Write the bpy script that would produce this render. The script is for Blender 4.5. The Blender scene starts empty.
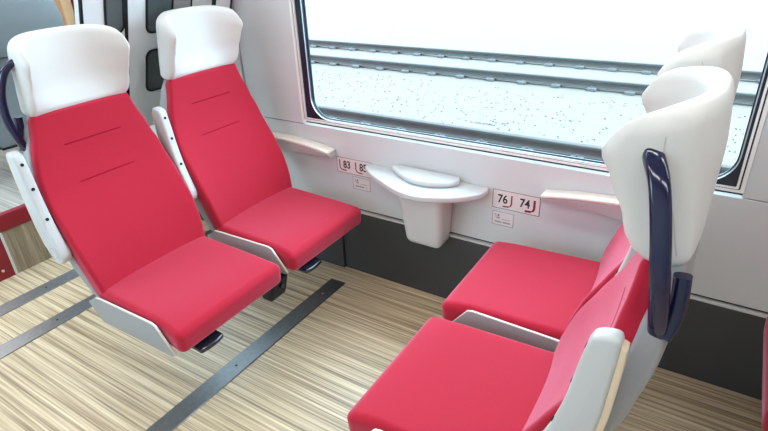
import bpy, bmesh, math, random
from mathutils import Vector, Matrix
random.seed(7)
SC = bpy.context.scene
COL = SC.collection

# ------------------------------------------------------------------ camera
cam_d = bpy.data.cameras.new('camera'); cam = bpy.data.objects.new('camera', cam_d); COL.objects.link(cam)
yaw, pitch, roll = -0.5837, -0.4773, -0.0455
fw = Vector((math.sin(yaw)*math.cos(pitch), math.cos(yaw)*math.cos(pitch), math.sin(pitch)))
r0 = Vector((math.cos(yaw), -math.sin(yaw), 0)); u0 = r0.cross(fw)
rt = math.cos(roll)*r0 + math.sin(roll)*u0; up = -math.sin(roll)*r0 + math.cos(roll)*u0
M = Matrix((rt, up, -fw)).transposed().to_4x4(); M.translation = (1.2775, -1.8642, 1.5077)
cam.matrix_world = M
cam_d.sensor_width = 36; cam_d.lens = 540.76/768*36; cam_d.clip_start = .02; cam_d.clip_end = 300
SC.camera = cam

# ------------------------------------------------------------------ world, sun, exposure
W = bpy.data.worlds.new('sky'); SC.world = W; W.use_nodes = True
nt = W.node_tree; bg = nt.nodes['Background']
sky = nt.nodes.new('ShaderNodeTexSky'); sky.sky_type = 'HOSEK_WILKIE'; sky.turbidity = 3.5; sky.ground_albedo = .6
sky.sun_direction = Vector((.62, -.10, .78)).normalized()
mixw = nt.nodes.new('ShaderNodeMix'); mixw.data_type = 'RGBA'; mixw.inputs['Factor'].default_value = .75
mixw.inputs['B'].default_value = (.66, .90, 1.0, 1)
nt.links.new(sky.outputs[0], mixw.inputs['A']); nt.links.new(mixw.outputs['Result'], bg.inputs[0])
bg.inputs[1].default_value = 10.5
sd = bpy.data.lights.new('sun', 'SUN'); sd.energy = 4.0; sd.angle = math.radians(1.0); sd.color = (1, .97, .92)
sun = bpy.data.objects.new('sun', sd); COL.objects.link(sun)
sun.rotation_euler = Vector((-.62, .10, -.78)).to_track_quat('-Z', 'Y').to_euler()
vs = SC.view_settings; SC.display_settings.display_device = 'sRGB'
vs.view_transform = 'Standard'; vs.look = 'None'; vs.gamma = 1; vs.use_curve_mapping = False
vs.exposure = 0.14
CEIL = [(x, y) for y in (-.72, -2.05) for x in (-3.3, -1.9, -.5, .9, 2.3)]
for (lx, ly) in CEIL:
    ld = bpy.data.lights.new('ceiling_lamp_light', 'AREA'); ld.shape = 'RECTANGLE'; ld.size = 1.2; ld.size_y = .16
    ld.energy = 5.6; ld.color = (.95, .98, .965)
    lo = bpy.data.objects.new('ceiling_lamp_light', ld); COL.objects.link(lo); lo.location = (lx, ly, 2.168)

# ------------------------------------------------------------------ materials
def mat(name, col, rough=.5, metal=0, spec=.5, noise=None, bump=None, sheen=0, sheen_tint=None, coat=0):
    m = bpy.data.materials.new(name); m.use_nodes = True; t = m.node_tree; p = t.nodes['Principled BSDF']
    p.inputs['Base Color'].default_value = (*col, 1); p.inputs['Roughness'].default_value = rough
    p.inputs['Metallic'].default_value = metal; p.inputs['Specular IOR Level'].default_value = spec
    p.inputs['Coat Weight'].default_value = coat; p.inputs['Coat Roughness'].default_value = .08
    if sheen:
        p.inputs['Sheen Weight'].default_value = sheen; p.inputs['Sheen Roughness'].default_value = .45
        p.inputs['Sheen Tint'].default_value = (*(sheen_tint or (1, 1, 1)), 1)
    tc = t.nodes.new('ShaderNodeTexCoord')
    if noise:   # (scale, amount)
        n = t.nodes.new('ShaderNodeTexNoise'); n.inputs['Scale'].default_value = noise[0]; n.inputs['Detail'].default_value = 4
        t.links.new(tc.outputs['Object'], n.inputs['Vector'])
        r = t.nodes.new('ShaderNodeMix'); r.data_type = 'RGBA'
        r.inputs['A'].default_value = (*[c*(1-noise[1]) for c in col], 1); r.inputs['B'].default_value = (*[min(1, c*(1+noise[1])) for c in col], 1)
        t.links.new(n.outputs['Fac'], r.inputs['Factor']); t.links.new(r.outputs['Result'], p.inputs['Base Color'])
    if bump:    # (scale, strength)
        n2 = t.nodes.new('ShaderNodeTexNoise'); n2.inputs['Scale'].default_value = bump[0]; n2.inputs['Detail'].default_value = 2
        t.links.new(tc.outputs['Object'], n2.inputs['Vector'])
        b = t.nodes.new('ShaderNodeBump'); b.inputs['Strength'].default_value = bump[1]; b.inputs['Distance'].default_value = .002
        t.links.new(n2.outputs['Fac'], b.inputs['Height']); t.links.new(b.outputs['Normal'], p.inputs['Normal'])
    return m

def brushed(m, an=.9):
    p = m.node_tree.nodes['Principled BSDF']; p.inputs['Anisotropic'].default_value = an
    t = m.node_tree
    cv = t.nodes.new('ShaderNodeCombineXYZ'); cv.inputs[0].default_value = 1
    t.links.new(cv.outputs[0], p.inputs['Tangent'])

def wood_vinyl(name, axis='X', cols=None):
    m = bpy.data.materials.new(name); m.use_nodes = True; t = m.node_tree; p = t.nodes['Principled BSDF']
    tc = t.nodes.new('ShaderNodeTexCoord'); mp = t.nodes.new('ShaderNodeMapping')
    mp.inputs['Scale'].default_value = (.8, 48, 48) if axis == 'X' else (34, 34, 2.2)
    t.links.new(tc.outputs['Object'], mp.inputs['Vector'])
    n1 = t.nodes.new('ShaderNodeTexNoise'); n1.inputs['Scale'].default_value = 1; n1.inputs['Detail'].default_value = 5; n1.inputs['Roughness'].default_value = .62
    t.links.new(mp.outputs[0], n1.inputs['Vector'])
    mp2 = t.nodes.new('ShaderNodeMapping'); mp2.inputs['Scale'].default_value = (1.6, 150, 150) if axis == 'X' else (110, 110, 5)
    mp2.inputs['Location'].default_value = (3, 7, 1)
    t.links.new(tc.outputs['Object'], mp2.inputs['Vector'])
    n2 = t.nodes.new('ShaderNodeTexNoise'); n2.inputs['Scale'].default_value = 1; n2.inputs['Detail'].default_value = 3
    t.links.new(mp2.outputs[0], n2.inputs['Vector'])
    ad = t.nodes.new('ShaderNodeMath'); ad.operation = 'MULTIPLY_ADD'; ad.inputs[1].default_value = .45; ad.use_clamp = False
    t.links.new(n2.outputs['Fac'], ad.inputs[0])
    m2 = t.nodes.new('ShaderNodeMath'); m2.operation = 'MULTIPLY'; m2.inputs[1].default_value = .55
    t.links.new(n1.outputs['Fac'], m2.inputs[0]); t.links.new(m2.outputs[0], ad.inputs[2])
    cr = t.nodes.new('ShaderNodeValToRGB'); t.links.new(ad.outputs[0], cr.inputs[0])
    cols = cols or [(.35, (.17, .112, .062)), (.43, (.36, .252, .148)), (.50, (.56, .43, .27)), (.57, (.73, .59, .40)), (.67, (.87, .75, .56))]
    e = cr.color_ramp.elements
    e[0].position, e[0].color = cols[0][0], (*cols[0][1], 1); e[1].position, e[1].color = cols[-1][0], (*cols[-1][1], 1)
    for pos, c in cols[1:-1]:
        q = e.new(pos); q.color = (*c, 1)
    t.links.new(cr.outputs[0], p.inputs['Base Color'])
    p.inputs['Roughness'].default_value = .42; p.inputs['Specular IOR Level'].default_value = 1.0
    b = t.nodes.new('ShaderNodeBump'); b.inputs['Strength'].default_value = .12; b.inputs['Distance'].default_value = .001
    t.links.new(ad.outputs[0], b.inputs['Height']); t.links.new(b.outputs['Normal'], p.inputs['Normal'])
    return m

def glass_mat(name, tint=(.95, .98, 1), refl=.06):
    m = bpy.data.materials.new(name); m.use_nodes = True; t = m.node_tree; t.nodes.clear()
    o = t.nodes.new('ShaderNodeOutputMaterial'); tr = t.nodes.new('ShaderNodeBsdfTransparent'); tr.inputs[0].default_value = (*tint, 1)
    g = t.nodes.new('ShaderNodeBsdfGlossy'); g.inputs['Roughness'].default_value = .02
    f = t.nodes.new('ShaderNodeFresnel'); ge = t.nodes.new('ShaderNodeNewGeometry')
    mr = t.nodes.new('ShaderNodeMapRange'); mr.inputs['To Min'].default_value = 1.35; mr.inputs['To Max'].default_value = 1/1.35
    t.links.new(ge.outputs['Backfacing'], mr.inputs['Value']); t.links.new(mr.outputs[0], f.inputs[0])
    mx = t.nodes.new('ShaderNodeMixShader'); t.links.new(f.outputs[0], mx.inputs[0]); t.links.new(tr.outputs[0], mx.inputs[1]); t.links.new(g.outputs[0], mx.inputs[2])
    t.links.new(mx.outputs[0], o.inputs[0]); return m

M_ = dict(
 red=mat('red_fabric', (.44, .012, .034), .85, spec=.2, noise=(260, .10), bump=(900, .25), sheen=.6, sheen_tint=(1, .48, .66)),
 redseam=mat('dark_red_seam', (.30, .007, .022), .9, spec=.1),
 leather=mat('white_leather', (.67, .665, .655), .42, spec=.45, bump=(420, .12)),
 seam=mat('grey_seam', (.50, .49, .47), .6),
 shell=mat('light_grey_plastic', (.31, .32, .335), .42, noise=(3, .04)),
 shelledge=mat('beige_edge', (.66, .61, .53), .5),
 pad=mat('beige_pad', (.72, .58, .42), .45, bump=(300, .1)),
 padlight=mat('cream_pad', (.82, .76, .69), .4, bump=(300, .1)),
 arm=mat('pale_grey_arm_plastic', (.56, .58, .59), .36),
 black=mat('black_plastic', (.010, .011, .014), .45, spec=.25),
 levermat=mat('glossy_black_lever', (.012, .018, .03), .15, spec=.8),
 blue=mat('navy_gloss', (.005, .008, .045), .12, spec=.5, coat=.25),
 wall=mat('warm_white_wall_laminate', (.62, .64, .66), .38, noise=(2.2, .015)),
 sill=mat('white_sill', (.86, .86, .86), .4),
 dark=mat('dark_grey_wall_laminate', (.045, .048, .052), .55, noise=(6, .12)),
 ledge=mat('pale_ledge_trim', (.60, .60, .60), .4),
 gap=mat('black_gap', (.012, .012, .014), .7),
 navy=mat('dark_blue_window_rubber', (.010, .018, .036), .3),
 alu=mat('pale_blue_aluminium', (.55, .66, .74), .28, metal=.7),
 table=mat('white_table_plastic', (.60, .62, .63), .28),
 bin=mat('white_bin_plastic', (.64, .65, .66), .34),
 strip=mat('brushed_steel_cover', (.30, .305, .315), .42, metal=.95, noise=(60, .2)),
 floor=wood_vinyl('wood_print_vinyl'),
 riser=wood_vinyl('wood_print_vinyl_riser', 'Z', [(.34, (.10, .07, .045)), (.45, (.22, .16, .10)), (.55, (.33, .25, .17)), (.66, (.42, .33, .24))]),
 podium=wood_vinyl('wood_print_vinyl_cool_lit', 'X', [(.34, (.16, .14, .12)), (.5, (.36, .34, .31)), (.66, (.56, .54, .50))]),  # wood vinyl with the cool light on the raised floor painted in
 stepred=mat('dark_red_step_edge', (.24, .006, .014), .45),
 plate=mat('number_plate_film', (.72, .68, .69), .35),
 ink=mat('black_ink', (.015, .014, .016), .6),
 inkgrey=mat('grey_ink', (.16, .15, .18), .6),
 inkred=mat('dark_red_ink', (.24, .006, .025), .6),
 ceiling=mat('white_ceiling', (.80, .80, .79), .5),
 divider=mat('pale_blue_white_panel', (.76, .80, .83), .35),
 dividerb=mat('grey_beige_panel', (.52, .49, .46), .4),
 dividerd=mat('grey_brown_panel', (.26, .23, .22), .4),
 slot=mat('dark_glazing', (.085, .10, .105), .15, spec=.6),
 wood=mat('light_oak_trim', (.60, .38, .20), .5, noise=(12, .12)),
 greyshell=mat('blue_grey_shell', (.15, .165, .175), .4),
 railhead=mat('polished_rail_head', (.13, .14, .15), .5, metal=.2),
 railweb=mat('rusty_rail_web', (.042, .040, .039), .75, noise=(8, .25)),
 clip=mat('grey_rail_clip', (.085, .09, .092), .6)
,railfoot=mat('overexposed_rail_foot', (.085, .082, .08), .8),  # foot lighter than the web: overexposure put into its colour
 ballast=mat('pale_ballast', (.118, .105, .093), .95, noise=(26, .14), bump=(40, 1.0)),
 concrete=mat('pale_concrete', (.16, .158, .152), .85, noise=(9, .06)),
 stone=mat('dark_stone', (.062, .066, .07), .9),
 glass=glass_mat('window_glass'),
)
brushed(M_['strip']); brushed(M_['floor'], .5)
def emis(name, col, s):
    m = bpy.data.materials.new(name); m.use_nodes = True; p = m.node_tree.nodes['Principled BSDF']
    p.inputs['Emission Color'].default_value = (*col, 1); p.inputs['Emission Strength'].default_value = s; return m
M_['lampglow'] = emis('lamp_diffuser', (1, .97, .93), 2.5)

# ------------------------------------------------------------------ mesh helpers
def link(name, me, parent=None, m=None):
    o = bpy.data.objects.new(name, me); COL.objects.link(o)
    if parent: o.parent = parent
    if m is not None:
        me.materials.clear()
        for x in (m if isinstance(m, (list, tuple)) else [m]): me.materials.append(M_[x] if isinstance(x, str) else x)
    return o
def obj(name, bm, m, parent=None, ang=38):
    bmesh.ops.recalc_face_normals(bm, faces=bm.faces)
    me = bpy.data.meshes.new(name); bm.to_mesh(me); bm.free()
    me.polygons.foreach_set('use_smooth', [True]*len(me.polygons))
    me.set_sharp_from_angle(angle=math.radians(ang))
    return link(name, me, parent, m)
def empty(name, loc=(0, 0, 0), rz=0):
    o = bpy.data.objects.new(name, None); COL.objects.link(o); o.location = loc; o.rotation_euler = (0, 0, rz); o.empty_display_size = .05
    return o
def tag(o, label, cat, group=None, kind=None):
    o['label'] = label; o['category'] = cat
    if group: o['group'] = group
    if kind: o['kind'] = kind
    return o
def struct(o): o['kind'] = 'structure'; return o

def box(bm, x0, x1, y0, y1, z0, z1):
    vs_ = [bm.verts.new((x, y, z)) for x in (x0, x1) for y in (y0, y1) for z in (z0, z1)]
    for f in ((0, 1, 3, 2), (4, 6, 7, 5), (0, 4, 5, 1), (2, 3, 7, 6), (0, 2, 6, 4), (1, 5, 7, 3)): bm.faces.new([vs_[i] for i in f])
    return vs_
def bbox(x0, x1, y0, y1, z0, z1, b=0, seg=2):
    bm = bmesh.new(); box(bm, x0, x1, y0, y1, z0, z1)
    if b: bmesh.ops.bevel(bm, geom=list(bm.edges), offset=b, segments=seg, affect='EDGES', profile=.5)
    return bm
def rbox(hx, hy, hz, r, n=(8, 8, 8), k=4, warp=None, bm=None):
    """rounded box, warped vertex by vertex"""
    bm = bm or bmesh.new()
    def ticks(h, nn):
        rr = min(r, h*.999); inner = h-rr
        a = [h - rr + rr*math.tan(math.radians(45)*i/k) for i in range(k+1)]
        mid = [-inner + 2*inner*i/nn for i in range(1, nn)]
        return [-x for x in reversed(a)] + mid + a
    T = [ticks(hx, n[0]), ticks(hy, n[1]), ticks(hz, n[2])]; H = (hx, hy, hz)
    cache = {}
    def V(i, j, l):
        key = (i, j, l)
        if key not in cache:
            p = Vector((T[0][i], T[1][j], T[2][l]))
            q = Vector([max(-(H[c]-min(r, H[c]*.999)), min(H[c]-min(r, H[c]*.999), p[c])) for c in range(3)])
            d = p-q
            if d.length > 1e-9:
                d = d.normalized(); d = Vector([d[c]*min(r, H[c]*.999) for c in range(3)]); p = q+d
            if warp: p = Vector(warp(p.x, p.y, p.z))
            cache[key] = bm.verts.new(p)
        return cache[key]
    N = [len(t)-1 for t in T]
    def face(*c):
        try: bm.faces.new(c)
        except ValueError: pass
    for i in range(N[0]):
        for j in range(N[1]):
            for l in (0, N[2]): face(V(i, j, l), V(i+1, j, l), V(i+1, j+1, l), V(i, j+1, l))
    for i in range(N[0]):
        for l in range(N[2]):
            for j in (0, N[1]): face(V(i, j, l), V(i+1, j, l), V(i+1, j, l+1), V(i, j, l+1))
    for j in range(N[1]):
        for l in range(N[2]):
            for i in (0, N[0]): face(V(i, j, l), V(i, j+1, l), V(i, j+1, l+1), V(i, j, l+1))
    return bm
def prism_y(poly, y0, y1, b=0, seg=2):
    """polygon in (x,z) extruded along y"""
    bm = bmesh.new()
    a = [bm.verts.new((x, y0, z)) for x, z in poly]; c = [bm.verts.new((x, y1, z)) for x, z in poly]
    bm.faces.new(a); bm.faces.new(c)
    for i in range(len(poly)):
        j = (i+1) % len(poly); bm.faces.new((a[i], a[j], c[j], c[i]))
    bmesh.ops.recalc_face_normals(bm, faces=bm.faces)
    if b:
        es = [e for e in bm.edges if (e.verts[0].co.y == e.verts[1].co.y)]
        bmesh.ops.bevel(bm, geom=es, offset=b, segments=seg, affect='EDGES', profile=.5, clamp_overlap=True)
    return bm
def prism_z(poly, z0, z1, b=0, seg=3):
    bm = bmesh.new()
    a = [bm.verts.new((x, y, z0)) for x, y in poly]; c = [bm.verts.new((x, y, z1)) for x, y in poly]
    bm.faces.new(a); bm.faces.new(c)
    for i in range(len(poly)):
        j = (i+1) % len(poly); bm.faces.new((a[i], a[j], c[j], c[i]))
    bmesh.ops.recalc_face_normals(bm, faces=bm.faces)
    if b:
        es = [e for e in bm.edges if (e.verts[0].co.z == e.verts[1].co.z)]
        bmesh.ops.bevel(bm, geom=es, offset=b, segments=seg, affect='EDGES', profile=.5, clamp_overlap=True)
    return bm
def catmull(P, n=6):
    P = [Vector(p) for p in P]; Q = [2*P[0]-P[1]]+P+[2*P[-1]-P[-2]]; out = []
    for i in range(1, len(Q)-2):
        for k in range(n):
            t = k/n; a, b, c, d = Q[i-1], Q[i], Q[i+1], Q[i+2]
            out.append(.5*((2*b)+(c-a)*t+(2*a-5*b+4*c-d)*t*t+(3*b-a-3*c+d)*t**3))
    out.append(P[-1]); return out
def sweep(path, w, h, ref=(1, 0, 0), sides=12, bm=None, power=3.0, taper=None):
    """superellipse section swept along a path; w along ref"""
    bm = bm or bmesh.new(); rings = []
    for i, p in enumerate(path):
        t = (path[min(i+1, len(path)-1)]-path[max(i-1, 0)]).normalized()
        a = Vector(ref); a = (a-a.dot(t)*t).normalized(); b = t.cross(a)
        s = taper(i/(len(path)-1)) if taper else 1
        ring = []
        for k in range(sides):
            th = 2*math.pi*k/sides; c, sn = math.cos(th), math.sin(th)
            e = 2/power
            ring.append(bm.verts.new(p + a*(w/2*s*math.copysign(abs(c)**e, c)) + b*(h/2*s*math.copysign(abs(sn)**e, sn))))
        rings.append(ring)
    for r1, r2 in zip(rings, rings[1:]):
        for k in range(sides): bm.faces.new((r1[k], r1[(k+1) % sides], r2[(k+1) % sides], r2[k]))
    bm.faces.new(list(reversed(rings[0]))); bm.faces.new(rings[-1])
    return bm
def rrect(x0, x1, z0, z1, r, k=8):
    """rounded rectangle outline as 4*(k+1) points"""
    out = []
    for cx, cz, a0 in ((x1-r, z1-r, 0), (x0+r, z1-r, 90), (x0+r, z0+r, 180), (x1-r, z0+r, 270)):
        for i in range(k+1):
            a = math.radians(a0+90*i/k); out.append((cx+r*math.cos(a), cz+r*math.sin(a)))
    return out
def frame_ring(outer, inner, y0, y1, mapf=None, bm=None):
    bm = bm or bmesh.new(); n = len(outer); f = mapf or (lambda x, y, z: (x, y, z))
    L = [[bm.verts.new(f(x, y, z)) for x, z in o] for o, y in ((outer, y0), (outer, y1), (inner, y1), (inner, y0))]
    for q in range(4):
        A, B = L[q], L[(q+1) % 4]
        for i in range(n):
            j = (i+1) % n; bm.faces.new((A[i], A[j], B[j], B[i]))
    return bm
def cyl(c, axis, r, h, seg=16, bm=None):
    bm = bm or bmesh.new(); ax = Vector(axis).normalized()
    mt = Matrix.Translation(Vector(c)) @ ax.to_track_quat('Z', 'Y').to_matrix().to_4x4()
    bmesh.ops.create_cone(bm, cap_ends=True, segments=seg, radius1=r, radius2=r, depth=h, matrix=mt); return bm
def lerp(a, b, t): return a+(b-a)*t
def interp(tab, x):
    if x <= tab[0][0]: return tab[0][1]
    for (a, va), (b, vb) in zip(tab, tab[1:]):
        if x <= b:
            t = (x-a)/(b-a); t = t*t*(3-2*t)*.5+t*.5; return lerp(va, vb, t)
    return tab[-1][1]

# ------------------------------------------------------------------ the setting: saloon shell
XL, XR = -4.6, 3.2
YF = -2.75
# floor
fl = struct(obj('floor', bbox(-1.70, XR, YF, .02, -.06, 0), 'floor'))
pf = struct(obj('trim_1', bbox(XL, -1.70, YF, .0, 0, .328), 'podium')); pf.name = 'floor_podium'
# step riser between low floor and podium
rs = struct(empty('trim_2', (-1.70, 0, 0)))
obj('riser_panel', bbox(.0, .006, -.90, -.012, 0, .248), 'riser', rs)
obj('edge_post', bbox(.0, .010, -.912, -.90, 0, .248), 'ledge', rs)
obj('side_panel', bbox(.0, .008, -2.7, -.912, 0, .248), 'stepred', rs)
obj('nosing', bbox(-.004, .014, -2.7, -.012, .249, .326, .003), 'stepred', rs)
obj('nosing_edge', bbox(-.03, .012, -2.7, -.012, .3265, .333, .002), 'inkred', rs)
for yy in (-.96, -1.2): obj('screw', cyl((.010, yy, .05), (1, 0, 0), .007, .004, 10), 'ledge', rs)

# window-side wall (y = 0 is its face)
T = .10
wl = struct(empty('wall_back', (0, 0, 0)))
WX0, WX1, WZ0, WZ1 = -.387, 1.384, .7535, 1.80
def panel(x0, x1, z0, z1, m='wall', y=0.0, par=wl, name='panel', b=.0015):
    return obj(name, bbox(x0, x1, y, y+.03, z0, z1, b, 1), m, par)
panel(-.73, WX0, .738, 2.2); panel(WX1, XR, .738, 2.2)
panel(-.73, XR, .3545, .735); panel(WX0+.001, WX1-.001, WZ1, 2.2)
panel(XL, -.742, .34, .75); panel(XL, -1.86, .753, 2.2); panel(-.84, -.742, .753, 2.2); panel(-1.857, -.843, 1.95, 2.2)
# the part between the seam height and the opening
bk = bmesh.new()
box(bk, XL, -1.86, .031, .045, 0, 2.2); box(bk, -1.86, -.84, .031, .045, 0, .74); box(bk, -1.86, -.84, .031, .045, 1.95, 2.2); box(bk, -.84, WX0-.003, .031, .045, 0, 2.2); box(bk, WX1+.003, XR, .031, .045, 0, 2.2); box(bk, WX0-.003, WX1+.003, .031, .045, 0, WZ0-.003); box(bk, WX0-.003, WX1+.003, .031, T, WZ1+.003, 2.2)
obj('backing', bk, 'gap', wl)
# dark lower panels, standing 8 mm proud, under a pale ledge
for a, b_ in ((-.73, -.196), (-.193, 1.02), (1.023, 2.0), (2.003, XR)):
    obj('lower_panel', bbox(a, b_, -.010 if a > -.5 else -.022, .03, .0, .336, .002, 1), 'dark', wl)
obj('ledge_strip', bbox(-.73, XR, -.010, .03, .3365, .3445, .001, 1), 'ledge', wl)
obj('shadow_gap', bbox(-.73, XR, .010, .03, .345, .354), 'gap', wl)
obj('lower_panel', bbox(XL, -.742, -.010, .03, .0, .336, .002, 1), 'dark', wl)

# window
wd = struct(empty('window_1', (0, 0, 0)))
def R(d, x=0): return rrect(WX0+d, WX1-d, WZ0+d*.62, WZ1-d, .004)
obj('sill_frame', frame_ring(R(0), R(.011), -.004, .020), 'sill', wd, 30)
obj('seal_line', frame_ring(R(.0112), R(.0155), .004, .020), 'gap', wd)
obj('inner_frame', frame_ring(R(.0157), R(.0225), .0, .020), 'sill', wd)
inner = rrect(WX0+.060, WX1-.034, WZ0+.0175, WZ1-.04, .095)
outr = rrect(WX0+.0227, WX1-.0227, WZ0+.0142, WZ1-.0227, .004)
obj('rubber_gasket', frame_ring(outr, inner, .007, .020), 'navy', wd)
i2 = rrect(WX0+.064, WX1-.038, WZ0+.0205, WZ1-.045, .09)
i2b = inner
obj('light_bead', frame_ring(rrect(WX0+.0565, WX1-.0305, WZ0+.0150, WZ1-.035, .098), i2b, .0035, .0068), 'alu', wd)
obj('inner_gasket', frame_ring(inner, i2, .0201, .027), 'navy', wd)
gp = obj('glass_pane', bbox(WX0+.052, WX1-.03, .0272, .0305, WZ0+.012, WZ1-.03), 'glass', wd)
# tiny etched maker's line low on the pane: illegible strokes
mk = bmesh.new(); xx = .452
for i in range(22):
    h = random.choice((.005, .008, .008, .010)); w_ = random.choice((.0016, .0022, .003))
    if i not in (1, 2, 3): box(mk, xx, xx+w_, .0265, .0271, .846, .846+h)
    xx += .0046
obj('etched_mark', mk, 'inkgrey', wd)

wd3 = struct(empty('added_window_3', (0, 0, 0)))  # unseen window, added so daylight and its gleam reach the floor
o3 = rrect(-1.86, -.84, .75, 1.95, .005); q3 = rrect(-1.82, -.88, .79, 1.91, .08)
obj('rubber_gasket', frame_ring(o3, q3, .004, .026), 'navy', wd3)
obj('glass_pane', bbox(-1.84, -.86, .027, .031, .77, 1.93), 'glass', wd3)
# rest of the saloon, mostly behind the camera
w2b = bmesh.new(); OX0, OX1 = -2.4, -.5
for a in ((XL, OX0, 0, 2.2), (OX1, XR, 0, 2.2), (OX0, OX1, 0, .95), (OX0, OX1, 1.80, 2.2)): box(w2b, a[0], a[1], YF-.06, YF, a[2], a[3])
w2 = struct(obj('wall_front', w2b, 'wall'))
wd2 = struct(empty('added_window_2', (0, 0, 0)))  # added out of view to bring daylight onto the left wall and floor
oo = rrect(OX0, OX1, .95, 1.80, .01); oi = rrect(OX0+.05, OX1-.05, .99, 1.76, .09)
obj('rubber_gasket', frame_ring(oo, oi, YF-.04, YF-.01), 'navy', wd2)
obj('glass_pane', bbox(OX0+.03, OX1-.03, YF-.035, YF-.03, .97, 1.77), 'glass', wd2)
w3 = struct(obj('wall_left', bbox(XL-.06, XL, YF, .0, 0, 2.2), 'wall'))
w4 = struct(obj('wall_right', bbox(XR, XR+.06, YF, .0, 0, 2.2), 'wall'))
ce = struct(obj('ceiling', bbox(XL-.06, XR+.06, YF-.06, .10, 2.2, 2.26), 'ceiling'))
for i, (lx, ly) in enumerate(CEIL):
    t = empty('ceiling_light', (lx, ly, 2.2))
    row = 'window' if ly > -1 else 'aisle'
    tag(t, 'long flat ceiling lamp with a white diffuser, %s-side row' % row, 'ceiling light', 'ceiling lamps of the %s-side row' % row)
    bm = bmesh.new(); box(bm, -.64, .64, -.11, .11, -.012, .0)
    obj('housing', bm, 'ceiling', t)
    obj('diffuser', bbox(-.6, .6, -.08, .08, -.022, -.0121, .003, 1), 'lampglow', t)

# floor cover strips
def strip(x0, x1, y1, label, screws):
    t = empty('floor_strip', ((x0+x1)/2, 0, 0)); h = (x1-x0)/2
    tag(t, label, 'floor strip')
    obj('cover', bbox(-h, h, -2.6, y1, 0.0002, .0045, .0015, 1), 'strip', t)
    for (sx, sy) in screws: obj('screw', cyl((sx, sy, .0046), (0, 0, 1), .005, .0016, 12), 'black' if sy < -.6 else 'ledge', t)
strip(-.195, -.110, -.135, 'dark steel cover strip on the floor running between the facing red seats', [(.0, -.26), (0, -.82), (0, -1.5)])
strip(-1.145, -1.055, -.05, 'steel cover strip on the floor just behind the aisle seat with the blue handle', [(0, -1.02), (0, -1.6)])
strip(-1.462, -1.37, -.05, 'steel cover strip on the floor nearest the red-edged step', [(0, -.9), (0, -1.5)])

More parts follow.
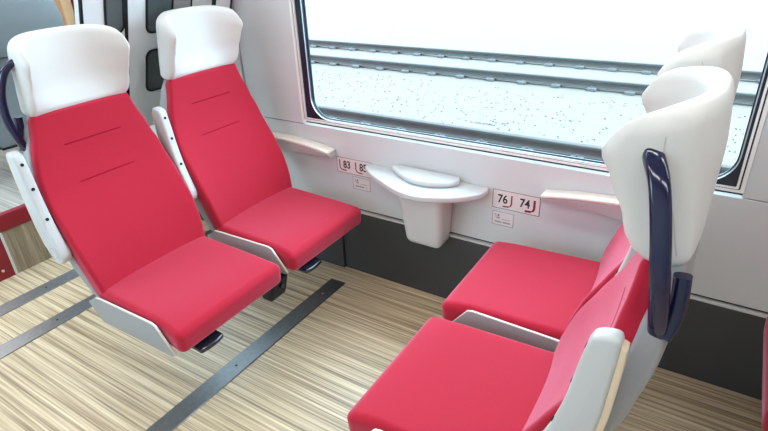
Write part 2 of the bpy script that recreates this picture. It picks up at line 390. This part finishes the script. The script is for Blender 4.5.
# ------------------------------------------------------------------ seats
J = Vector((-.3925, 0, .4668)); BD = Vector((-.1775, 0, .5732)).normalized(); BN = Vector((BD.z, 0, -BD.x))
WT = [(-.06, .215), (0, .228), (.08, .237), (.17, .243), (.30, .242), (.40, .232), (.48, .212), (.56, .184), (.63, .166)]
DEV = [(-.05, .0), (.05, .006), (.14, .003), (.24, -.010), (.34, -.024), (.44, -.024), (.53, -.012), (.60, 0)]
def dback(s, v):   # depth of the backrest's front face off its straight line
    return interp(DEV, s) + .020*abs(v)**3*math.exp(-((s-.12)/.22)**2) - .012*math.sin(math.pi*min(1, max(0, (s+.05)/.65)))*(1-v*v)
def xback(z):
    return interp([(.40, -.455), (.48, -.49), (.56, -.528), (.68, -.578), (.79, -.614), (.88, -.634), (.96, -.641), (1.07, -.640)], z)
def seat(name, loc, rz, side, label, handle, group, shellm='shell', lever=True, skirt=False):
    """origin on the floor under the seat's front edge; faces +x; side = sign of the aisle side in local y"""
    t = empty(name, loc, rz); tag(t, label, 'seat', group)
    # cushion
    def wc(x, y, z):
        xx = -.2 + x; u = (xx+.4)/.4
        top = z > 0
        dz = .006*math.sin(math.pi*min(1, max(0, u)))*(-1)*(1-(y/.225)**2) if top else 0
        zz = .411 + z*(1 if top else 1.1) + lerp(.014, 0, u) + dz
        k = (z+.046)/.092
        yy = y*(1 - (1-k)*.02 + .03*max(0, (xx+.06)/.06))
        f = max(0, (xx+.06)/.06)
        if not top: zz += .0
        xx2 = xx - (1-k)*.004*f + .004*f
        zz -= .010*max(0, (xx+.11)/.11)**2*k
        return (xx2, yy+0, zz)
    obj('seat_cushion', rbox(.215, .231, .046, .026, (12, 12, 3), 5, wc), 'red', t, 60)
    # backrest cushion
    s0, s1 = -.05, .607
    def wb(x, y, z):
        s = lerp(s0, s1, (z+.3)/.6); v = y/.24; w = interp(WT, s)
        d = x + (dback(s, v) if x > 0 else interp(DEV, s))
        q = J + BD*s + BN*(d-.022); return (q.x, v*w, q.z)
    obj('backrest_cushion', rbox(.024, .24, .3, .016, (2, 14, 22), 4, wb), 'red', t, 60)
    for s in (.493, .362):
        bm = bmesh.new(); pts = []
        for i in range(13):
            y = lerp(-.108, .102, i/12); v = y/interp(WT, s)
            d = .0236+dback(s, v) - .022
            q = J+BD*s+BN*d; pts.append(Vector((q.x, y, q.z)))
        sweep(pts, .0055, .0024, tuple(BD), 6, bm); obj('stitched_seam', bm, 'redseam', t)
    # rear shell of the backrest
    def ws(x, y, z):
        zz = lerp(.405, 1.10, (z+.3)/.6); s = (zz-.4668)/BD.z
        w = interp(WT, s)+.0015 - .022*min(1, max(0, (zz-1.0)/.05)); v = y/.24
        xf = J.x + BD.x/BD.z*(zz-.4668) - .034 + min(0, interp(DEV, s))*.8; xb = xback(zz)
        xb = lerp(xb, xb+.012, abs(v)**4); u = (x+.03)/.06
        return (lerp(xb, xf, u), v*w, zz)
    obj('backrest_shell', rbox(.03, .24, .3, .014, (2, 12, 24), 3, ws), shellm, t, 60)
    # seat pan and the aisle-side plate
    obj('seat_pan', rbox(.175, .205, .010, .008, (2, 2, 1), 2, lambda x, y, z: (x-.225, y, z+.352)), shellm, t)
    pl = [(-.452, .418), (-.400, .450), (-.36, .452), (-.10, .457), (-.082, .452), (-.012, .364), (-.022, .357), (-.393, .350)]
    obj('side_plate', prism_y(pl, side*.236, side*.247, .002, 2), shellm, t)
    obj('side_plate_edge', sweep([Vector((x, side*.2415, z+.0006)) for x, z in ((-.40, .450), (-.36, .452), (-.10, .457), (-.082, .452), (-.012, .364))], .008, .003, (0, 1, 0), 8), 'shelledge', t)
    # headrest
    def wh(x, y, z):
        k = (z+.125)/.25; v = y/.2; u = (x+.04)/.08
        zz = lerp(1.040, 1.286, k)
        hw = interp([(0, .177), (.45, .178), (.8, .180), (1, .174)], k)
        c_f = interp([(0, -.572), (.35, -.590), (1, -.600)], k)
        wing = interp([(0, .010), (.22, .056), (.5, .090), (.75, .118), (1, .096)], k)
        va = min(1, abs(v)/.93); xf = c_f + wing*(.35*va**2+.65*va**3.6)
        xb = lerp(interp([(0, -.641), (.6, -.643), (1, -.634)], k), interp([(0, -.634), (1, -.580)], k), abs(v)**3)
        if k > .5: zz -= (.020*abs(v)**6 + .003*v*v)*((k-.5)*2)
        zz -= .006*u*max(0, 1-k*3)
        zz -= .020*max(0, u)**3*abs(v)**3*max(0, k-.35)*1.5
        yy = v*hw + (0)
        return (lerp(xb, xf, u), yy, zz)
    hr = obj('headrest', rbox(.04, .2, .125, .025, (4, 24, 12), 6, wh), 'leather', t, 70)
    for sd in (-1, 1):
        bm = bmesh.new()
        sweep([Vector(wh(-.024, sd*.1975, z*.01)) + Vector((0, sd*.0004, 0)) for z in range(-10, 11)], .0022, .0022, (1, 0, 0), 6, bm)
        obj('headrest_seam', bm, 'seam', hr)
    # raised folding armrest on the aisle side
    ap = [(-.526, .935), (-.535, .952), (-.562, .960), (-.574, .950), (-.572, .90), (-.566, .80), (-.552, .70), (-.532, .625), (-.510, .592), (-.482, .580), (-.455, .592), (-.447, .618), (-.459, .655), (-.484, .72), (-.504, .80), (-.516, .88)]
    ap = [(q.x, q.y) for q in catmull([(a_, b_, 0) for a_, b_ in ap+[ap[0]]], 3)[:-1]]
    y0, y1 = sorted((side*.2475, side*.2818))
    ar = obj('folding_armrest', prism_y(ap, y0, y1, .011, 4), 'arm', t, 62)
    pp = [(-.574, .946), (-.583, .942), (-.583, .90), (-.577, .80), (-.564, .70), (-.545, .63), (-.537, .627), (-.551, .70), (-.565, .80), (-.571, .90)]
    obj('armrest_pad', prism_y(pp, y0+.003, y1-.003, .003, 2), 'pad', ar)
    yc = side*.265
    for (px, pz, qx, qz) in ((-.5235, .922, 0, 0), (-.5102, .842, 0, 0), (-.4885, .740, 0, 0)):
        obj('screw_hole', cyl((px-.0004, yc, pz), (1, 0, .25), .0055, .003, 12), 'black', ar)
    # pivot cap: outer disc and ring on the aisle face
    obj('pivot_cap', cyl((-.487, side*.2815, .622), (0, 1, 0), .027, .004, 28), 'arm', ar)
    obj('pivot_ring', frame_ring([( -.487+.021*math.cos(a*math.tau/24), .622+.021*math.sin(a*math.tau/24)) for a in range(24)], [(-.487+.018*math.cos(a*math.tau/24), .622+.018*math.sin(a*math.tau/24)) for a in range(24)], side*.2836, side*.2842), 'seam', ar)
    obj('pivot_hub', cyl((-.49, side*.246, .618), (0, 1, 0), .030, .014, 20), 'shelledge', ar)
    # lever under the front edge
    def wl_(x, y, z): return (x*(1-.25*(y/.05)**2)-.006, y+side*.125, z+.340-.10*max(0, x))
    if skirt:
        sk = obj('shell_skirt', prism_y([(-.575, .66), (-.535, .56), (-.505, .42), (-.49, .235), (-.43, .235), (-.44, .42), (-.47, .60)], -.236, .236, .008), shellm, t)
        obj('joint_line', bbox(-.607, -.560, -.242, .242, .700, .705), 'gap', sk)
        obj('lower_edge', bbox(-.496, -.43, -.236, .236, .222, .2345), 'black', sk)
    if lever: obj('seat_lever', rbox(.034, .050, .009, .008, (4, 4, 1), 3, wl_), 'levermat', t)
    if handle:
        pts = catmull([(-.552, side*.155, 1.214), (-.558, side*.180, 1.213), (-.574, side*.206, 1.184), (-.590, side*.226, 1.120), (-.602, side*.229, 1.045), (-.610, side*.215, .980), (-.614, side*.200, .936)], 6)
        h = obj('grab_handle', sweep(pts, .029, .022, (1, 0, .25), 16, None, 3.2), 'blue', t)
        pts = catmull([(-.622, side*.204, .934), (-.630, side*.194, .96), (-.632, side*.190, 1.00), (-.629, side*.186, 1.040)], 5)
        obj('handle_mount', sweep(pts, .026, .024, (1, 0, .1), 14, None, 3), 'blue', h)
    return t

g1 = 'red seats facing right with their backs to the step'; g2 = 'red seats facing left, seen from behind'
YA, YB = -.8916, -.3602; L = .6501
seat('train_seat', (0, YA, 0), 0, -1, 'red train seat at left by the aisle, facing right, with navy grab handle', True, g1)
seat('train_seat', (0, YB, 0), 0, -1, 'red and white train seat beside the window wall, left of the little table, facing right', False, g1)
seat('train_seat', (L, YA+.012, 0), math.pi, 1, 'nearest red train seat at right, seen from behind, with navy grab handle', True, g2)
seat('train_seat', (L, YB+.012, 0), math.pi, 1, 'red train seat by the window at right, between the nearest seat and the wall', False, g2)
seat('train_seat', (1.542, YB, 0), math.pi, 1, 'train seat cut off by the right frame edge, only its red cushion edge showing', False, g2, lever=False)
seat('train_seat', (-2.49, YB-.045, .328), math.pi, 1, 'seat on the raised floor at far left, only its blue-grey back shell showing', False, 'seats on the raised floor', 'greyshell', False, True)

# under-seat carriers (cantilever beam, latch casting)
def carrier(x, sgn, label):
    t = empty('seat_support', (x, 0, 0), 0); tag(t, label, 'seat support')
    obj('beam', bbox(sgn*-.30-.045, sgn*-.30+.045, -.98, -.024, .262, .338, .006), 'black', t)
    obj('bracket', rbox(.055, .045, .055, .014, (1, 1, 1), 3, lambda a, b, c: (sgn*-.095+a*(.7+.3*(c/.055)), -.612+b, .288+c)), 'black', t)
    obj('bracket_arm', bbox(sgn*-.20-.10, sgn*-.20+.13, -.64, -.60, .318, .341, .004), 'black', t)
    obj('bolt', cyl((sgn*-.048, -.612, .30), (1, 0, 0), .010, .012, 10), 'levermat', t)
carrier(0, 1, 'black cantilever support under the two seats facing right')
carrier(L, -1, 'black cantilever support under the two seats facing left')

# wall armrests
def wall_arm(xb, xt, label):
    t = empty('wall_mounted_elbow_rest', (0, 0, 0)); tag(t, label, 'armrest', 'wall armrests under the window')
    s = 1 if xt > xb else -1; Ln = abs(xt-xb)
    def body(x, y, z):
        u = (x+.5)                    # 0 rear, 1 tip
        u = max(0, u); top = .668 - .030*u**2.6; th = lerp(.085, .020, u**.8)
        k = (z+.5); yy = lerp(0, -lerp(.052, .058, u)*(1-.25*(1-k)), y+.5)
        return (xb+s*Ln*u, yy-.0005, lerp(top-.012-th, top-.012, k))
    def pad(x, y, z):
        u = (x+.5); top = .672 - .030*u**2.6; k = z+.5
        return (xb+s*(Ln+.004)*u, -lerp(0, .062, y+.5)-.0005, lerp(top-.020, top, k))
    def unit(warp, r, n=(14, 4, 2)):
        return rbox(.5, .5, .5, r, n, 3, warp)
    obj('armrest_body', unit(body, .08), 'arm', t)
    # pad with its own gentle rounding
    bm = rbox(Ln/2, .031, .007, .0065, (16, 2, 1), 3, lambda x, y, z: (xb+s*(x+Ln/2+.002), y-.0318, .665+z-.030*max(0, (x+Ln/2)/Ln)**2.6))
    obj('armrest_pad', bm, 'padlight', t)
wall_arm(-.60, -.205, 'white wall armrest with cream top beside the left window seat')
wall_arm(1.19, .778, 'white wall armrest with cream top beside the right window seat')

# ------------------------------------------------------------------ wall table with waste bin
t = empty('wall_table', (.28, 0, 0)); tag(t, 'white wall table with rounded front and built-in waste bin, under the window', 'table')
def oval(cx, hw, dep, p, n=40, y0=-.001):
    pts = []
    for i in range(n+1):
        a = math.pi*i/n; c, s = math.cos(a), math.sin(a)
        pts.append((cx+hw*math.copysign(abs(c)**(2/p), c), y0-dep*abs(s)**(2/2.0 if p < 2.2 else .9)))
    return pts
top = [(-.292, -.001), (-.302, -.020), (-.290, -.048), (-.222, -.102), (-.12, -.158), (-.04, -.196), (.03, -.208), (.09, -.200), (.19, -.152), (.255, -.092), (.277, -.045), (.278, -.015), (.272, -.001)]
def smooth_poly(P, n=4):
    q = catmull([(x, y, 0) for x, y in P], n); return [(v.x, v.y) for v in q]
tp = smooth_poly(top)
obj('table_top', prism_z(tp, .578, .602, .009, 3), 'table', t)
lid = smooth_poly([(-.150, -.006), (-.162, -.022), (-.150, -.042), (-.10, -.080), (-.03, -.116), (.02, -.122), (.07, -.115), (.13, -.088), (.160, -.055), (.158, -.025), (.145, -.006)], 4)
obj('bin_lid', prism_z(lid, .6025, .629, .012, 4), 'table', t)
# bin body, tapered, rounded bottom
def wbin(x, y, z):
    k = (z+.16)/.32; w = lerp(.082, .106, k**.9); d = lerp(.105, .145, k)
    return (x/.1*w + .026, -(.08-y)/.16*d - .0005, .312+k*.266)
obj('bin_body', rbox(.1, .08, .16, .034, (8, 6, 14), 5, wbin), 'bin', t, 60)
obj('mounting_collar', bbox(-.14, .13, -.10, -.001, .560, .5775, .006), 'bin', t)

# ------------------------------------------------------------------ number plates and pictogram plates
def text_mesh(s, size, loc, m, parent, name='number', sx=.82):
    cu = bpy.data.curves.new('txt', 'FONT'); cu.body = s; cu.size = size; cu.extrude = .0002; cu.offset = size*.022; cu.align_x = 'CENTER'; cu.resolution_u = 3
    tmp = bpy.data.objects.new('txt', cu); COL.objects.link(tmp)
    dg = bpy.context.evaluated_depsgraph_get(); me = bpy.data.meshes.new_from_object(tmp.evaluated_get(dg))
    bpy.data.objects.remove(tmp)
    me.transform(Matrix.Scale(sx, 4, (1, 0, 0))); me.transform(Matrix.Rotation(math.pi/2, 4, 'X'))
    o = link(name, me, parent, m); o.location = loc; return o
def plate(x0, x1, z0, z1, label):
    t = empty('number_plate', (x0, 0, z0)); tag(t, label, 'sign'); w, h = x1-x0, z1-z0
    obj('plate_film', bbox(0, w, -.0015, 0, 0, h), 'plate', t)
    o = [(w, h), (0, h), (0, 0), (w, 0)]; e = .0022
    i = [(w-e, h-e), (e, h-e), (e, e), (w-e, e)]
    obj('border_line', frame_ring(o, i, -.0022, -.0014), 'inkgrey', t)
    return t
def bracket(par, x, z0, z1, flip, m, wid=.0055):
    """seat pictogram: upright back and rounded seat"""
    d = -1 if flip else 1; P = [Vector((x, -.002, z1)), Vector((x, -.002, z0+.016)), Vector((x+d*.004, -.002, z0+.006)), Vector((x+d*.013, -.002, z0+.001)), Vector((x+d*.036, -.002, z0))]
    obj('seat_symbol', sweep(P, wid, .0009, (1, 0, .9), 6), m, par)
p1 = plate(-.203, -.006, .5285, .6055, 'seat number plate reading 83 and 85 on the wall left of the table')
for s, xo, xb in (('83', .057, .017), ('85', .148, .107)):
    text_mesh(s, .051, (xo, -.0016, .026), 'ink', p1); bracket(p1, xb, .014, .064, False, 'inkred', .006)
p2 = plate(.571, .763, .5205, .6015, 'seat number plate reading 76 and 74 on the wall right of the table')
for s, xo, xb, wd_ in (('76', .042, .079, .006), ('74', .132, .170, .009)):
    text_mesh(s, .051, (xo, -.0016, .026), 'ink', p2); bracket(p2, xb, .012, .064, True, 'inkred', wd_)
def picto(x0, x1, z0, z1, label):
    t = empty('pictogram_plate', (x0, 0, z0)); tag(t, label, 'sign'); w, h = x1-x0, z1-z0
    obj('plate_film', bbox(0, w, -.0012, 0, 0, h), 'plate', t)
    e = .0014
    obj('border_line', frame_ring([(w, h), (0, h), (0, 0), (w, 0)], [(w-e, h-e), (e, h-e), (e, e), (w-e, e)], -.0018, -.0011), 'inkgrey', t)
    # small passenger-in-seat symbol
    bm = cyl((.026, -.0015, h-.016), (0, 1, 0), .0042, .0008, 10)
    sweep([Vector((.014, -.0016, h-.010)), Vector((.016, -.0016, h-.028)), Vector((.030, -.0016, h-.031))], .0026, .0008, (1, 0, .8), 5, bm)
    sweep([Vector((.023, -.0016, h-.020)), Vector((.025, -.0016, h-.027)), Vector((.033, -.0016, h-.026))], .003, .0008, (1, 0, .8), 5, bm)
    obj('person_symbol', bm, 'inkgrey', t)
    bm = bmesh.new(); x = .012
    while x < w-.014:
        q = random.choice((.0022, .003, .004))
        if random.random() > .22: box(bm, x, x+q, -.0018, -.0011, .012, .018)
        x += q+.0016
    for i in range(6): box(bm, .042+i*.006, .0455+i*.006, -.0018, -.0011, h-.034, h-.031)
    obj('small_marks', bm, 'inkgrey', t)
picto(-.117, -.020, .4585, .5200, 'small pictogram plate left of the table, under the 83 and 85 plate')
picto(.574, .663, .4450, .5060, 'small pictogram plate right of the table, under the 76 and 74 plate')

# ------------------------------------------------------------------ leaning divider behind the left seats
t = empty('divider_panel', (-.68, 0, 0)); tag(t, 'tall pale leaning divider with dark rounded slots behind the left seats', 'partition')
def LP(y, w, z):   # w: offset off the panel face (towards the cabin)
    return (-.382*(1.34-max(z, 0))+w, y, z)
def lbox(y0, y1, z0, z1, w0, w1):
    bm = bmesh.new(); v = box(bm, w0, w1, y0, y1, z0, z1)
    for q in v: q.co = Vector(LP(q.co.y, q.co.x, q.co.z))
    return bm
ZT = 1.50; Z0 = .79
obj('post', lbox(-.735, -.705, .002, .79, -.045, -.005), 'ledge', t)
obj('wall_bracket', bbox(-.26, -.16, -.06, -.001, .82, .90, .004), 'ledge', t)
obj('panel', lbox(-.735, -.648, Z0, ZT, -.05, 0), 'divider', t)
obj('panel', lbox(-.646, -.572, Z0, ZT, -.05, 0), 'divider', t)
obj('rubber_strip', lbox(-.5715, -.558, Z0, ZT, -.05, .002), 'black', t)
obj('panel', lbox(-.5575, -.350, Z0, ZT, -.05, 0), 'divider', t)
obj('panel', lbox(-.3495, -.262, Z0, ZT, -.05, .001), 'dividerd', t)
obj('rubber_strip', lbox(-.2615, -.254, Z0, ZT, -.05, .002), 'black', t)
obj('panel', lbox(-.2535, -.146, Z0, ZT, -.05, .001), 'dividerb', t)
obj('rubber_strip', lbox(-.1455, -.122, Z0, ZT, -.05, .002), 'black', t)
obj('panel', lbox(-.1215, -.036, Z0, ZT, -.05, 0), 'divider', t)
obj('rubber_strip', lbox(-.0355, -.026, Z0, ZT, -.05, .002), 'black', t)
obj('edge_trim', lbox(-.743, -.7355, Z0, ZT, -.010, .003), 'black', t)
def slot(y0, y1, z0, z1, r=.03, cover=True):
    mp = lambda a, w, b: LP(a, w, b)
    f = obj('slot_frame', frame_ring(rrect(y0, y1, z0, z1, r), rrect(y0+.007, y1-.007, z0+.007, z1-.007, r-.007), .0005, .006, mp), 'black', t)
    bm = bmesh.new()
    vv = [bm.verts.new(LP(a, .0025, b)) for a, b in rrect(y0+.006, y1-.006, z0+.006, z1-.006, r-.006)]; v2 = [bm.verts.new(LP(a, .001, b)) for a, b in rrect(y0+.006, y1-.006, z0+.006, z1-.006, r-.006)]
    bm.faces.new(vv); bm.faces.new(v2)
    for i in range(len(vv)): bm.faces.new((vv[i-1], vv[i], v2[i], v2[i-1]))
    obj('dark_pane', bm, 'slot', f)
slot(-.655, -.574, 1.218, 1.44)
slot(-.480, -.352, 1.196, 1.44); slot(-.480, -.352, .952, 1.132)

# trim between the far seat and the wall
tr = tag(obj('wooden_post', bbox(-2.05, -1.97, -.11, -.05, .33, 2.2, .006), 'wood'), 'light oak post beside the blue-grey seat shell at far left', 'post')
tr2 = tag(obj('red_rail', bbox(-1.985, -1.965, -.045, -.025, .33, 2.2, .005), 'stepred'), 'thin dark red upright rail behind the oak post', 'rail')

# ------------------------------------------------------------------ outside: two tracks in pale ballast
GZ = -.655
gd = struct(obj('ground', bbox(-80, 60, .6, 90, GZ-.3, GZ), 'ballast'))
gu = struct(obj('ground_under', bbox(-80, 60, -40, .599, GZ-.3, GZ), 'ballast'))
kb = tag(obj('platform_edge', bbox(-80, 60, 19.2, 19.45, GZ, -.60, .01), 'concrete'), 'low pale kerb running along the far side of the tracks', 'kerb')
RAIL = [(-.062, 0), (.062, 0), (.062, .010), (.014, .022), (.010, .030), (.010, .080), (.036, .090), (.036, .114), (.030, .120), (-.030, .120), (-.036, .114), (-.036, .090), (-.010, .080), (-.010, .030), (-.014, .022), (-.062, .010)]
def rail(y, label):
    t = empty('rail', (0, y, GZ+.034)); tag(t, label, 'rail', None)
    bm = bmesh.new(); a = [bm.verts.new((-60, p[0], p[1])) for p in RAIL]; c = [bm.verts.new((40, p[0], p[1])) for p in RAIL]
    bm.faces.new(a); bm.faces.new(c)
    for i in range(len(RAIL)):
        j = (i+1) % len(RAIL); f = bm.faces.new((a[i], a[j], c[j], c[i])); f.material_index = 1 if i in (6, 7, 8, 9, 10) else (2 if i in (0, 1, 15) else 0)
    obj('rail_steel', bm, ['railweb', 'railhead', 'railfoot'], t, 20)
    return t
base = None
for y, label in ((3.69, 'steel rail nearest the window outside'), (6.52, 'steel rail second from the window, with clips'), (7.9, 'steel rail farthest from the window, with clips'), (2.165, 'steel rail hidden close under the window')):
    t = rail(y, label)
    if base is None:
        bm = bmesh.new()
        for sy in (-1, 1):
            rbox(.075, .035, .012, .006, (1, 1, 1), 2, lambda a, b, c, sy=sy: (a*.9, b+sy*.082, c*1.9-.009), bm)
            cyl((0, sy*.088, .026), (0, 0, 1), .014, .02, 8, bm)
        mesh_src = obj('rail_clip', bm, 'clip', t); base = mesh_src; base.location = (-12.1, 0, 0)
        start = 1
    else: start = 0
    for i in range(start, 32):
        c = base.copy(); COL.objects.link(c); c.parent = t; c.location = (-12.1+i*.53, 0, 0)
# scattered darker stones on the ballast
bm = bmesh.new()
for i in range(1300):
    x = random.uniform(-9, 3); y = random.uniform(3.9, 6.1); r = random.uniform(.005, .015)
    mt = Matrix.Translation((x, y, GZ+r*.3)) @ Matrix.Rotation(random.uniform(0, 3), 4, 'Z') @ Matrix.Diagonal((1, random.uniform(.6, 1), .7, 1))
    bmesh.ops.create_icosphere(bm, subdivisions=1, radius=r, matrix=mt)
st = obj('ballast_stones', bm, 'stone'); tag(st, 'loose darker stones scattered over the pale ballast', 'stones', None, 'stuff')
